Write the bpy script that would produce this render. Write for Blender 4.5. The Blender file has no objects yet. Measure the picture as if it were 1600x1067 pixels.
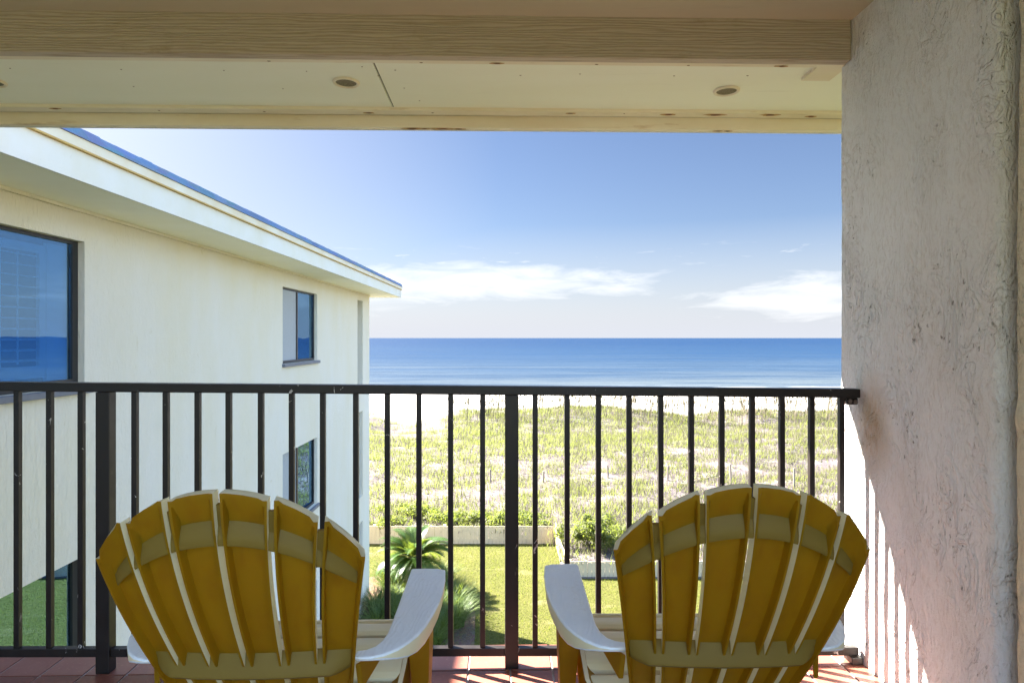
import bpy, bmesh, math, random
import numpy as np
from mathutils import Vector, Matrix, noise as mnoise

C = bpy.context.scene.collection
scene = bpy.context.scene
rnd = random.Random(7)
E = 7.0                     # eye height over the lawn
TH = 0.024                  # the balcony is turned this much against the lens axis
CT, ST = math.cos(TH), math.sin(TH)

def B(x, y, z): return (x*CT-y*ST, x*ST+y*CT, z+E)      # balcony frame -> world

# ------------------------------------------------------------------ camera
cam = bpy.data.cameras.new("camera"); co = bpy.data.objects.new("camera", cam); C.objects.link(co)
co.location = (0, 0, E); co.rotation_euler = (math.pi/2, 0, 0)
cam.lens = 22.5; cam.sensor_width = 36; cam.shift_y = -5.5/1600
cam.clip_start = 0.05; cam.clip_end = 90000
scene.camera = co

# ------------------------------------------------------------------ light
SUN_EL, SUN_AZ = math.radians(40.4), math.radians(-63.4)     # azimuth from +y, negative = left
SKY_STRENGTH, SUN_STRENGTH, EXPOSURE = 0.05, 5.0, 3.7
scene.view_settings.view_transform = 'Standard'; scene.view_settings.look = 'None'
scene.view_settings.exposure = EXPOSURE; scene.view_settings.gamma = 1.0
scene.cycles.max_bounces = 16; scene.cycles.diffuse_bounces = 10; scene.cycles.transparent_max_bounces = 12
sd = bpy.data.lights.new("sun", 'SUN'); so = bpy.data.objects.new("sun", sd); C.objects.link(so)
sd.energy = SUN_STRENGTH; sd.angle = math.radians(0.5); sd.color = (1, .95, .86)
sv = Vector((math.sin(SUN_AZ)*math.cos(SUN_EL), math.cos(SUN_AZ)*math.cos(SUN_EL), math.sin(SUN_EL)))
so.rotation_euler = sv.to_track_quat('Z', 'Y').to_euler()
so.location = (-20, 10, 30)

# ------------------------------------------------------------------ node helper
class N:
    def __init__(s, nt): s.nt = nt
    def new(s, t, **kw):
        n = s.nt.nodes.new(t)
        for k, v in kw.items(): setattr(n, k, v)
        return n
    def put(s, sock, v):
        if isinstance(v, bpy.types.NodeSocket): s.nt.links.new(v, sock)
        elif v is not None:
            if sock.type == 'RGBA' and len(v) == 3: v = (*v, 1)
            sock.default_value = v
    def m(s, op, a, b=None, clamp=False):
        n = s.new('ShaderNodeMath', operation=op); n.use_clamp = clamp
        s.put(n.inputs[0], a)
        if b is not None: s.put(n.inputs[1], b)
        return n.outputs[0]
    def coord(s, kind='Object'):
        if kind == 'Position': return s.new('ShaderNodeNewGeometry').outputs['Position']
        return s.new('ShaderNodeTexCoord').outputs[kind]
    def map(s, vec, scale=(1, 1, 1), rot=(0, 0, 0), loc=(0, 0, 0)):
        n = s.new('ShaderNodeMapping'); s.put(n.inputs[0], vec)
        n.inputs['Scale'].default_value = scale; n.inputs['Rotation'].default_value = rot; n.inputs['Location'].default_value = loc
        return n.outputs[0]
    def noise(s, vec, scale, detail=3, rough=.5, dist=0, out=0):
        n = s.new('ShaderNodeTexNoise'); s.put(n.inputs['Vector'], vec)
        n.inputs['Scale'].default_value = scale; n.inputs['Detail'].default_value = detail
        n.inputs['Roughness'].default_value = rough; n.inputs['Distortion'].default_value = dist
        return n.outputs[out]
    def wave(s, vec, scale, dist, detail=2, dscale=1, direction='X'):
        n = s.new('ShaderNodeTexWave', bands_direction=direction); s.put(n.inputs['Vector'], vec)
        n.inputs['Scale'].default_value = scale; n.inputs['Distortion'].default_value = dist
        n.inputs['Detail'].default_value = detail; n.inputs['Detail Scale'].default_value = dscale
        return n.outputs[1]
    def vor(s, vec, scale, out=0):
        n = s.new('ShaderNodeTexVoronoi'); s.put(n.inputs['Vector'], vec); n.inputs['Scale'].default_value = scale
        return n.outputs[out]
    def rng(s, v, a, b, c=0, d=1):
        n = s.new('ShaderNodeMapRange'); s.put(n.inputs[0], v)
        for i, k in enumerate((a, b, c, d)): n.inputs[1+i].default_value = k
        return n.outputs[0]
    def ramp(s, fac, stops):
        n = s.new('ShaderNodeValToRGB'); s.put(n.inputs[0], fac); e = n.color_ramp.elements
        while len(e) < len(stops): e.new(.5)
        for el, (p, c) in zip(e, stops): el.position = p; el.color = (*c, 1)
        return n.outputs[0]
    def mix(s, fac, a, b, mode='MIX'):
        n = s.new('ShaderNodeMix', data_type='RGBA', blend_type=mode)
        s.put(n.inputs[0], fac); s.put(n.inputs[6], a); s.put(n.inputs[7], b)
        return n.outputs[2]
    def bump(s, h, strength=.5, dist=.01, nrm=None):
        n = s.new('ShaderNodeBump'); s.put(n.inputs['Height'], h)
        n.inputs['Strength'].default_value = strength; n.inputs['Distance'].default_value = dist
        if nrm: s.put(n.inputs['Normal'], nrm)
        return n.outputs[0]
    def sep(s, v):
        n = s.new('ShaderNodeSeparateXYZ'); s.put(n.inputs[0], v); return n.outputs
    def bsdf(s, col, rough=.6, nrm=None, spec=.5, metal=0, trans=None, tcol=None):
        b = s.new('ShaderNodeBsdfPrincipled'); s.put(b.inputs['Base Color'], col); s.put(b.inputs['Roughness'], rough)
        b.inputs['Specular IOR Level'].default_value = spec; b.inputs['Metallic'].default_value = metal
        if nrm is not None: s.put(b.inputs['Normal'], nrm)
        out = b.outputs[0]
        if trans:
            t = s.new('ShaderNodeBsdfTranslucent'); s.put(t.inputs[0], tcol if tcol is not None else col)
            mx = s.new('ShaderNodeMixShader'); mx.inputs[0].default_value = trans
            s.put(mx.inputs[1], out); s.put(mx.inputs[2], t.outputs[0]); out = mx.outputs[0]
        return out
    def out(s, sh):
        o = s.new('ShaderNodeOutputMaterial'); s.put(o.inputs[0], sh)

def material(name, fn):
    m = bpy.data.materials.new(name); m.use_nodes = True; m.node_tree.nodes.clear()
    n = N(m.node_tree); n.out(fn(n)); return m

# ------------------------------------------------------------------ sky
world = bpy.data.worlds.new("World"); scene.world = world; world.use_nodes = True
world.node_tree.nodes.clear(); w = N(world.node_tree)
sky = w.new('ShaderNodeTexSky', sky_type='NISHITA'); sky.sun_disc = False
sky.sun_elevation = SUN_EL; sky.sun_rotation = SUN_AZ
sky.air_density = 1.0; sky.dust_density = 0.6; sky.ozone_density = 2.0; sky.altitude = 0
dx, dy, dz = w.sep(w.coord('Generated'))
az = w.m('ARCTAN2', dx, dy)
el = w.m('ARCTAN2', dz, w.m('SQRT', w.m('ADD', w.m('MULTIPLY', dx, dx), w.m('MULTIPLY', dy, dy))))
cv = w.new('ShaderNodeCombineXYZ'); w.put(cv.inputs[0], az); w.put(cv.inputs[1], el)
nz = w.noise(w.map(cv.outputs[0], (5, 26, 1), (0, 0, .03)), 1.7, 8, .62, .5)
nz2 = w.noise(w.map(cv.outputs[0], (8, 60, 1)), 2.2, 6, .6, .3)
def blob(a0, aw, e0, ew):
    q = w.m('ADD', w.m('POWER', w.m('DIVIDE', w.m('SUBTRACT', az, a0), aw), 2.0), w.m('POWER', w.m('DIVIDE', w.m('SUBTRACT', el, e0), ew), 2.0))
    return w.m('SUBTRACT', 1.0, q)
b1 = w.m('MAXIMUM', blob(-.06, .30, .088, .030), blob(.47, .2, .058, .034))
b1 = w.m('MAXIMUM', b1, blob(-.5, .42, .075, .05))
b1 = w.m('MAXIMUM', b1, -1.0)
mask = w.rng(w.m('ADD', w.m('MULTIPLY', b1, .5), w.m('MULTIPLY', w.m('SUBTRACT', nz, .5), 1.7)), -.02, .7)
wisps = w.m('MULTIPLY', w.rng(nz2, .6, .78), w.m('MULTIPLY', w.rng(w.m('ABSOLUTE', w.m('SUBTRACT', el, .125)), .0, .02, 1, 0), .8))
mask = w.m('MINIMUM', w.m('ADD', w.m('MULTIPLY', mask, .8), wisps), .9)
haze = w.m('MAXIMUM', w.rng(el, .0, .175, .93, 0), w.m('MULTIPLY', w.rng(az, -.62, -.02, .9, 0), w.rng(el, .1, .5, 1, .2)))
clear = w.mix(1.0, sky.outputs[0], (.205, .205, .232), 'MULTIPLY')
lift = w.m('MAXIMUM', w.rng(dy, .35, -.3, 0, 1), w.rng(el, .55, 1.0, 0, 1))      # unseen sky overhead and behind raised as added fill light for the balcony
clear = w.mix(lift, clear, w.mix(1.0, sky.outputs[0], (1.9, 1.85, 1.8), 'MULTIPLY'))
skyc = w.mix(haze, clear, (1.25, 1.31, 1.46))
dp = w.new('ShaderNodeVectorMath', operation='DOT_PRODUCT'); w.put(dp.inputs[0], w.coord('Generated')); dp.inputs[1].default_value = sv
glow = w.m('POWER', w.m('MAXIMUM', dp.outputs['Value'], 0.0), 9.0)
gc = w.new('ShaderNodeVectorMath', operation='SCALE'); gc.inputs[0].default_value = (1, .97, .9); w.put(gc.inputs[3], w.m('MULTIPLY', glow, 1.8))
skyc = w.mix(1.0, skyc, gc.outputs[0], 'ADD')
skyc = w.mix(mask, skyc, (2.05, 2.05, 2.05))
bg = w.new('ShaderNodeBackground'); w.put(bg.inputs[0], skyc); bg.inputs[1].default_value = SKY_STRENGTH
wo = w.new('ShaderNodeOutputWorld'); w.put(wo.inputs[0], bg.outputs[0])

# ------------------------------------------------------------------ materials
M = {}
def stucco_fn(col, dirt, fine=1.0):
    def f(n):
        p = n.coord('Position')
        warp = n.noise(p, 4.5, 3, .55, 0, 1)
        v = n.new('ShaderNodeVectorMath', operation='MULTIPLY_ADD'); n.put(v.inputs[0], warp)
        v.inputs[1].default_value = (.10, .15, .12); n.put(v.inputs[2], p)
        comb = n.noise(n.map(v.outputs[0], (55, 55, 10)), 2.2*fine, 3, .55)          # fine trowel striations
        sw = n.noise(n.map(p, (1, 1, .6)), 9*fine, 3, .5, 2.4)
        ridge = n.m('ADD', n.rng(sw, .46, .52), n.rng(sw, .58, .63))      # overlapping trowel layers
        grit = n.noise(p, 120, 3, .7)
        zone = n.noise(n.map(p, (1, 1, .5)), 5, 3)
        ridge = n.m('MULTIPLY', ridge, n.rng(zone, .4, .6))
        pits = n.noise(n.map(p, (1, 1, .75)), 62, 3, .6, .4)
        pit = n.m('MULTIPLY', n.rng(pits, .64, .70), n.rng(zone, .45, .58))
        stain = n.rng(n.noise(n.map(p, (1, 1, .45)), 2.6, 4, .6), .45, .75)
        c = n.mix(n.m('MULTIPLY', stain, .4), col, dirt)
        c = n.mix(n.rng(comb, .3, .5, .3, 0), c, tuple(k*.7 for k in dirt))  # hollows of the striations painted darker, cavity shade in the colour
        edge = n.m('MULTIPLY', n.rng(n.m('ABSOLUTE', n.m('SUBTRACT', sw, .5)), .0, .012, 1, 0), n.rng(zone, .42, .56))
        c = n.mix(n.m('MULTIPLY', edge, .38), c, (.42, .33, .22))  # brown shading along the stroke edges painted in to strengthen the relief
        c = n.mix(n.m('MULTIPLY', pit, .65), c, (.17, .13, .08))
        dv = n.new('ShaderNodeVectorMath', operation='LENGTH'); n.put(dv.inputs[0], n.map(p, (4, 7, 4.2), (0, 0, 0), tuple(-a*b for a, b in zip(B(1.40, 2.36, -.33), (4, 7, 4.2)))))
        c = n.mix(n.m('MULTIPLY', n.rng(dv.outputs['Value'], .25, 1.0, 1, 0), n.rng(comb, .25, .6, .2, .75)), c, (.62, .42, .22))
        h = n.m('ADD', n.m('MULTIPLY', comb, .7), n.m('MULTIPLY', ridge, .5))
        h = n.m('ADD', h, n.m('MULTIPLY', grit, .55))
        h = n.m('SUBTRACT', h, n.m('MULTIPLY', pit, .9))
        return n.bsdf(c, .95, n.bump(h, 1.0, .0155), .12)
    return f
M['stucco'] = material('trowelled_stucco', stucco_fn((.90, .885, .86), (.82, .70, .56)))
M['white_stucco'] = material('white_house_stucco', stucco_fn((.85, .84, .80), (.82, .8, .74)))
M['stucco_rough'] = material('coarse_stucco', stucco_fn((.78, .70, .50), (.66, .53, .34), .7))
def house_fn(n):
    p = n.coord('Position')
    big = n.noise(n.map(p, (1, 1, .35)), 1.4, 4, .6)
    fine = n.noise(n.map(p, (1, 1, .3)), 34, 5, .65, .6)
    spots = n.rng(n.noise(n.map(p, (1, 1, .35)), 8, 4, .7, .5), .67, .74)
    c = n.mix(n.rng(big, .35, .7), (0.6544, 0.6113, 0.5424), (0.6356, 0.5791, 0.4596))
    c = n.mix(n.m('MULTIPLY', spots, .5), c, (0.492, 0.4133, 0.246))
    return n.bsdf(c, .85, n.bump(fine, .9, .02), .25)
M['house_wall'] = material('cream_house_stucco', house_fn)
def paint_fn(col, col2, rough=.6, sc=2.0, rust=False):
    def f(n):
        p = n.coord('Position')
        a = n.noise(n.map(p, (.5, 1.5, 1.5)), sc, 5, .6)
        c = n.mix(n.rng(a, .35, .7), col, col2)
        g = n.rng(n.noise(n.map(p, (.15, 2, 2)), 9, 5, .7), .62, .8)
        c = n.mix(n.m('MULTIPLY', g, .35), c, tuple(k*.6 for k in col2))
        if rust:
            r = n.rng(n.noise(n.map(p, (.4, 3, 3)), 5, 5, .7), .6, .72)
            c = n.mix(n.m('MULTIPLY', r, .6), c, (.42, .24, .08))
        return n.bsdf(c, rough, n.bump(a, .15, .004), .3)
    return f
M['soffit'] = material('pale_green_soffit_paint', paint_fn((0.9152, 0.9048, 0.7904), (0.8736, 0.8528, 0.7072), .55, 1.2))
M['trim'] = material('cream_trim_paint', paint_fn((0.836, 0.759, 0.616), (0.748, 0.638, 0.462), .55, 3, True))
M['fascia'] = material('white_fascia_paint', paint_fn((0.68, 0.663, 0.612), (0.646, 0.612, 0.51), .55, 1.5))
M['fascia_up'] = material('cream_fascia_paint', paint_fn((0.68, 0.6375, 0.527), (0.629, 0.527, 0.357), .55, 1.5))
M['drip'] = material('ochre_drip_edge', paint_fn((.5, .33, .1), (.45, .28, .09), .6, 4))
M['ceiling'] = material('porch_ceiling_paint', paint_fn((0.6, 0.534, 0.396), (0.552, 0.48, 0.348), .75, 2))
def beam_fn(n):
    p = n.coord('Object')
    v = n.map(p, (.35, 1, 1))
    grain = n.wave(n.map(p, (.11, 1.6, 1.6), (0, .03, 0)), 17, 13, 5, 1.0, 'Z')
    fine = n.noise(n.map(p, (.8, 30, 30)), 3, 4, .6)
    dirt = n.rng(n.noise(n.map(p, (1, 3, 3)), 4.5, 5, .7), .6, .72)
    c = n.mix(n.rng(grain, .0, .5, .8, 0), (0.5, 0.4064, 0.3172), (0.3625, 0.2794, 0.2025))
    c = n.mix(n.m('MULTIPLY', dirt, .5), c, (.3, .22, .12))
    h = n.m('ADD', grain, n.m('MULTIPLY', fine, .5))
    return n.bsdf(c, .7, n.bump(h, .55, .004), .3)
M['beam'] = material('painted_wood_beam', beam_fn)
def tile_fn(n):
    p = n.coord('Object')
    v = n.noise(p, 7, 4, .6); sp = n.noise(p, 90, 2)
    c = n.mix(v, (0.2664, 0.09163, 0.05797), (0.2057, 0.06545, 0.04675))
    c = n.mix(n.rng(sp, .6, .75, 0, .4), c, (.45, .2, .13))
    return n.bsdf(c, n.rng(v, .3, .7, .3, .5), n.bump(sp, .1, .002), .5)
M['tile'] = material('terracotta_tile', tile_fn)
M['grout'] = material('pale_grout', lambda n: n.bsdf(n.mix(n.noise(n.coord('Object'), 20, 4), (.42, .37, .35), (.3, .25, .23)), .9))
def rail_fn(n):
    p = n.coord('Position')
    v = n.noise(p, 25, 4, .6)
    oi = n.new('ShaderNodeObjectInfo')
    chip = n.noise(n.map(p, (1, 1, .6)), 30, 4, .6, .8)
    zone = n.rng(n.noise(p, 4.5, 2), .5, .62)
    k = n.m('MULTIPLY', n.rng(chip, .66, .68), zone)
    c = n.mix(v, (.010, .0075, .0065), (.018, .013, .011))
    c = n.mix(k, c, (.55, .5, .46))
    return n.bsdf(c, n.rng(v, .3, .7, .35, .5), n.bump(v, .12, .002), .35)
M['rail'] = material('dark_bronze_paint', rail_fn)
M['bolt'] = material('bolt_steel', lambda n: n.bsdf(n.mix(n.noise(n.coord('Object'), 60), (.12, .09, .07), (.25, .2, .17)), .45, metal=.6))
def mustard_fn(n):
    p = n.coord('Object')
    v = n.noise(n.map(p, (2.2, 2, .5)), 4, 4, .6); st = n.noise(n.map(p, (9, 9, .7)), 5, 3)
    c = n.mix(v, (0.3404, 0.2213, 0.00817), (0.2247, 0.1328, 0.004766))
    c = n.mix(n.rng(st, .48, .75, 0, .7), c, (0.1998, 0.1036, 0.00518))
    return n.bsdf(c, .42, n.bump(st, .06, .002), .4, trans=.5, tcol=n.mix(v, (0.76, 0.4465, 0.019), (0.703, 0.38, 0.0152)))
M['mustard'] = material('ochre_yellow_resin', mustard_fn)
M['dusty'] = material('dusty_ochre_resin', lambda n: n.bsdf(n.mix(n.noise(n.map(n.coord('Object'), (3, 3, 8)), 5, 4, .6), (0.24, 0.16, 0.028), (0.192, 0.12, 0.02)), .6, spec=.3, trans=.2, tcol=(0.48, 0.336, 0.096)))
def cream_fn(n):
    p = n.coord('Object')
    v = n.noise(p, 6, 4, .6)
    return n.bsdf(n.mix(v, (.82, .76, .55), (.78, .70, .44)), .45, n.bump(n.noise(n.map(p, (4, 4, 4)), 8, 3), .06, .003), .4, trans=.12, tcol=(.85, .72, .35))
M['cream'] = material('sun_faded_cream_resin', cream_fn)
def arm_fn(n):
    p = n.coord('Object')
    g = n.wave(n.map(p, (3, 1.0, 1), (0, 0, .5)), 9, 14, 3, .9, 'X')
    v = n.noise(p, 18, 5, .7); s2 = n.rng(n.noise(p, 60, 3), .62, .75)
    c = n.mix(v, (.82, .86, .91), (.74, .775, .82))  # weathered white with a slight sky blue painted into it
    c = n.mix(n.m('MULTIPLY', s2, .25), c, (.5, .48, .42))
    return n.bsdf(c, .38, n.bump(n.m('ADD', g, v), .25, .0025), .45)
M['arm'] = material('weathered_white_resin', arm_fn)
def shingle_fn(n):
    p = n.coord('Position')
    b = n.vor(n.map(p, (1, 1.2, 5)), 3.2, 1); v = n.noise(p, 40, 3)
    c = n.mix(v, (.10, .165, .29), (.17, .24, .37))  # blue of the reflected sky painted into the grey base colour
    c = n.mix(.35, c, n.mix(1.0, c, b, 'MULTIPLY'))
    return n.bsdf(c, .55, n.bump(v, .5, .01), .5)
M['shingle'] = material('sky_tinted_shingle', shingle_fn)
M['frame'] = material('black_window_frame', lambda n: n.bsdf((.012, .012, .013), .4))
M['sill'] = material('dark_slate_sill', lambda n: n.bsdf(n.mix(n.noise(n.coord('Position'), 12, 4), (.09, .10, .13), (.14, .15, .18)), .5))
def glass_fn(n):
    g = n.new('ShaderNodeBsdfGlossy'); g.inputs[0].default_value = (.38, .63, .88, 1); g.inputs[1].default_value = .012
    wob = n.bump(n.noise(n.coord('Position'), 1.2, 2), .04, .05); n.put(g.inputs['Normal'], wob)
    t = n.new('ShaderNodeBsdfTransparent'); t.inputs[0].default_value = (.48, .66, .82, 1)
    mx = n.new('ShaderNodeMixShader'); mx.inputs[0].default_value = .36
    n.put(mx.inputs[1], t.outputs[0]); n.put(mx.inputs[2], g.outputs[0]); return mx.outputs[0]
M['glass'] = material('tinted_window_glass', glass_fn)
M['shutter'] = material('white_shutter_paint', lambda n: n.bsdf((.85, .85, .84), .5))
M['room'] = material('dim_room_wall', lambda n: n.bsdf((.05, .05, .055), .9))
def screen_fn(n):
    p = n.coord('Position')
    v = n.wave(n.map(p, (0, 60, 60)), 1.0, 3, 2, .4, 'DIAGONAL')
    return n.bsdf(n.mix(v, (.24, .26, .28), (.36, .38, .41)), .6)
M['screen'] = material('insect_screen', screen_fn)
M['nail'] = material('rusted_nail', lambda n: n.bsdf(n.mix(n.noise(n.coord('Position'), 90), (.20, .07, .025), (.10, .04, .02)), .9))
M['vent'] = material('vent_mesh', lambda n: n.bsdf(n.mix(n.vor(n.coord('Position'), 260), (.10, .08, .05), (.32, .27, .18)), .8))
M['seam'] = material('dark_gap', lambda n: n.bsdf((.02, .018, .015), .9))

def sand_fn(n):
    p = n.coord('Position'); x, y, z = n.sep(p)
    a = n.noise(n.map(p, (.7, 1.0, 1)), .9, 7, .68, .3)
    f = n.noise(p, 5, 5, .7)
    c = n.mix(f, (.38, .36, .34), (.29, .275, .255))
    litter = n.m('MULTIPLY', n.rng(n.m('ADD', a, n.m('MULTIPLY', n.m('SUBTRACT', f, .5), .5)),   .20, .44), n.rng(y, 46, 50, 1, 0))
    c = n.mix(n.m('MULTIPLY', litter, .93), c, n.mix(f, (0.05283, 0.04295, 0.04106), (0.08404, 0.06571, 0.07226)))
    wet = n.rng(y, 108, 114, 0, 1)
    c = n.mix(n.m('MULTIPLY', wet, .45), c, (.34, .30, .25))
    return n.bsdf(c, .95, n.bump(f, .5, .08), .1)
M['sand'] = material('white_dune_sand', sand_fn)
def lawn_fn(n):
    p = n.coord('Position')
    a = n.noise(p, .9, 5, .6); f = n.noise(p, 14, 4, .7); g = n.noise(p, 55, 3, .7)
    c = n.mix(n.rng(a, .3, .7), (0.06421, 0.06598, 0.01098), (0.09176, 0.08344, 0.0183))
    c = n.mix(n.rng(f, .35, .75), c, (0.04894, 0.05565, 0.01006))
    bare = n.rng(n.noise(n.map(p, (.6, 1.6, 1)), .8, 4, .6), .58, .68)
    c = n.mix(n.m('MULTIPLY', bare, .5), c, (0.1582, 0.133, 0.06471))
    return n.bsdf(c, .9, n.bump(n.m('ADD', f, g), .8, .05), .15)
M['lawn'] = material('lawn_turf', lawn_fn)
def mulch_fn(n):
    p = n.coord('Position')
    a = n.vor(n.map(p, (1, .5, 1)), 16, 1); f = n.noise(p, 22, 4, .7)
    c = n.mix(f, (0.12, 0.08, 0.0544), (0.168, 0.12, 0.084))
    c = n.mix(.3, c, n.mix(1.0, c, a, 'MULTIPLY'))
    return n.bsdf(c, .95, n.bump(f, 1, .05), .1)
M['mulch'] = material('pine_mulch', mulch_fn)
def sea_fn(n):
    p = n.coord('Position'); x, y, z = n.sep(p)
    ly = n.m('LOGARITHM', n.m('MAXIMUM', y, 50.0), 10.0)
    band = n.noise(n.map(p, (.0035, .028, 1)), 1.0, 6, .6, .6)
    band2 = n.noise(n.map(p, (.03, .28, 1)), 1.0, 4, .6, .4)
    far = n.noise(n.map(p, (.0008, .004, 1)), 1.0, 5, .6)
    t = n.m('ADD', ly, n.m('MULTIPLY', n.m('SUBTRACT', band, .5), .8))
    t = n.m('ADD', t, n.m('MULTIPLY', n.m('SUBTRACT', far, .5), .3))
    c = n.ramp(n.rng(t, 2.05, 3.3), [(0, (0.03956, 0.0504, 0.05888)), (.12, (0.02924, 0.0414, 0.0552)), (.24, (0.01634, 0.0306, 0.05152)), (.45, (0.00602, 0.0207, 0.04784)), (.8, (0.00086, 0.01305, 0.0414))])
    c = n.mix(n.m('MULTIPLY', n.rng(band2, .45, .62), .8), c, (.008, .020, .040))
    foam = n.m('MULTIPLY', n.rng(n.noise(n.map(p, (.05, .5, 1)), 1.0, 5, .7, .5), .5, .58), n.rng(y, 117, 128, 1, 0))
    c = n.mix(foam, c, (0.51, 0.522, 0.528))
    hb = n.m('ADD', n.noise(n.map(p, (.10, .55, 1)), 1.0, 4, .6), n.m('MULTIPLY', n.noise(n.map(p, (.5, 2.0, 1)), 1.0, 3, .6), .3))
    return n.bsdf(c, .4, n.bump(hb, .6, .8), .09)
M['sea'] = material('gulf_water', sea_fn)
def leaf_fn(a, b, rough=.55, trans=.3, sc=3):
    def f(n):
        p = n.coord('Position')
        v = n.noise(p, sc, 4, .65); v2 = n.noise(p, sc*9, 2)
        c = n.mix(n.rng(n.m('ADD', n.m('MULTIPLY', v, .7), n.m('MULTIPLY', v2, .3)), .35, .65), a, b)
        return n.bsdf(c, rough, None, .25, trans=trans, tcol=n.mix(.5, c, (.4, .5, .05)))
    return f
M['dune_green'] = material('dune_grass_green', leaf_fn((0.04801, 0.03502, 0.03744), (0.07867, 0.05203, 0.06167), .7, .45, .35))
M['dune_dry'] = material('dune_grass_dry', leaf_fn((0.08857, 0.05436, 0.07508), (0.06432, 0.04292, 0.06006), .8, .4, .4))
M['oats'] = material('sea_oat_straw', leaf_fn((0.0864, 0.0684, 0.0432), (0.0576, 0.04752, 0.0324), .8, .05, 2))
M['turf'] = material('turf_blades', leaf_fn((0.06118, 0.06699, 0.01098), (0.09176, 0.085, 0.02013), .7, .35, 1.2))
M['bush'] = material('bush_leaves', leaf_fn((0.05244, 0.07164, 0.019), (0.1119, 0.1091, 0.04275), .6, .45, 1.3))
M['clump'] = material('border_grass_leaves', leaf_fn((0.02975, 0.07225, 0.0187), (0.1105, 0.1403, 0.03825), .5, .35, 3))
M['palm'] = material('palm_leaflets', leaf_fn((0.01683, 0.0459, 0.008415), (0.0459, 0.08415, 0.0153), .4, .3, 3))
M['trunk'] = material('palm_bark', lambda n: n.bsdf(n.mix(n.vor(n.coord('Position'), 16), (.05, .032, .02), (.16, .10, .06)), .95, n.bump(n.vor(n.coord('Position'), 16), 1, .04)))
M['twig'] = material('bush_twigs', lambda n: n.bsdf((.12, .08, .05), .9))
def fence_fn(n):
    p = n.coord('Position')
    v = n.noise(n.map(p, (9, 9, 1)), 2, 4, .6); g = n.rng(n.noise(p, 3, 4), .5, .7)
    c = n.mix(v, (0.492, 0.4182, 0.2952), (0.41, 0.3362, 0.2296))
    c = n.mix(n.m('MULTIPLY', g, .4), c, (.3, .28, .22))
    return n.bsdf(c, .85, n.bump(v, .4, .01), .2)
M['fence'] = material('weathered_pine', fence_fn)
M['post_wood'] = material('grey_post_wood', lambda n: n.bsdf(n.mix(n.noise(n.map(n.coord('Position'), (9, 9, 2)), 4, 4), (.13, .10, .08), (.22, .18, .15)), .9))

# ------------------------------------------------------------------ mesh helpers
class MB:
    def __init__(s): s.v, s.f, s.mi = [], [], []
    def add(s, vs, fs, mi=0):
        o = len(s.v); s.v += [tuple(p) for p in vs]
        s.f += [tuple(i+o for i in f) for f in fs]; s.mi += [mi]*len(fs); return s
    def box(s, x0, x1, y0, y1, z0, z1, mi=0):
        vs = [(x, y, z) for z in (z0, z1) for y in (y0, y1) for x in (x0, x1)]
        return s.add(vs, [(0, 2, 3, 1), (4, 5, 7, 6), (0, 1, 5, 4), (2, 6, 7, 3), (0, 4, 6, 2), (1, 3, 7, 5)], mi)
    def hexa(s, lo, hi, mi=0):      # two quads (lists of 4 points, counter-clockwise from above)
        return s.add(list(lo)+list(hi), [(3, 2, 1, 0), (4, 5, 6, 7), (0, 1, 5, 4), (1, 2, 6, 5), (2, 3, 7, 6), (3, 0, 4, 7)], mi)
    def cyl(s, p0, p1, r0, r1=None, n=12, mi=0):
        r1 = r0 if r1 is None else r1; p0, p1 = Vector(p0), Vector(p1); d = (p1-p0).normalized()
        a = d.orthogonal().normalized(); b = d.cross(a); vs = []
        for p, r in ((p0, r0), (p1, r1)):
            for i in range(n):
                t = 2*math.pi*i/n; vs.append(p+a*(r*math.cos(t))+b*(r*math.sin(t)))
        fs = [(i, (i+1) % n, n+(i+1) % n, n+i) for i in range(n)]+[tuple(reversed(range(n))), tuple(range(n, 2*n))]
        return s.add(vs, fs, mi)
    def xf(s, fn): s.v = [fn(*p) for p in s.v]; return s
    def build(s, name, mats, parent=None, base=None, local=False, smooth=False, bevel=0, group=None, label=None):
        if parent is not None and not local: base = parent['_base']
        b = base if base is not None and not local else (0, 0, 0)
        me = bpy.data.meshes.new(name)
        me.from_pydata([(p[0]-b[0], p[1]-b[1], p[2]-b[2]) for p in s.v], [], s.f)
        for m in (mats if isinstance(mats, (list, tuple)) else [mats]): me.materials.append(m)
        me.polygons.foreach_set('material_index', s.mi)
        if smooth: me.polygons.foreach_set('use_smooth', [True]*len(me.polygons))
        me.update()
        if bevel:
            bm = bmesh.new(); bm.from_mesh(me); bmesh.ops.remove_doubles(bm, verts=bm.verts, dist=1e-5)
            bmesh.ops.recalc_face_normals(bm, faces=bm.faces)
            ed = [e for e in bm.edges if len(e.link_faces) == 2 and e.calc_face_angle(0) > .5]
            bmesh.ops.bevel(bm, geom=ed, offset=bevel, segments=2, profile=.6, affect='EDGES', clamp_overlap=True)
            bm.to_mesh(me); bm.free()
        o = bpy.data.objects.new(name, me); C.objects.link(o)
        if parent is not None: o.parent = parent; o['_base'] = parent['_base']
        elif base is not None: o.location = base; o['_base'] = tuple(base)
        else: o['_base'] = (0., 0., 0.)
        if label: o['label'] = label
        return o
def tag(o, label=None, cat=None, group=None, kind=None):
    if label: o['label'] = label
    if cat: o['category'] = cat
    if group: o['group'] = group
    if kind: o['kind'] = kind
    return o
def empty(name, loc, rz=0):
    o = bpy.data.objects.new(name, None); C.objects.link(o); o.location = loc; o.rotation_euler = (0, 0, rz)
    o.empty_display_size = .2; o['_base'] = tuple(float(k) for k in loc); return o
def copy_tree(o, parent=None):
    c = o.copy(); C.objects.link(c)
    if parent is not None: c.parent = parent
    for ch in list(o.children): copy_tree(ch, c)
    return c
def W(x, y, z): return (x, y, z+E)
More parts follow.
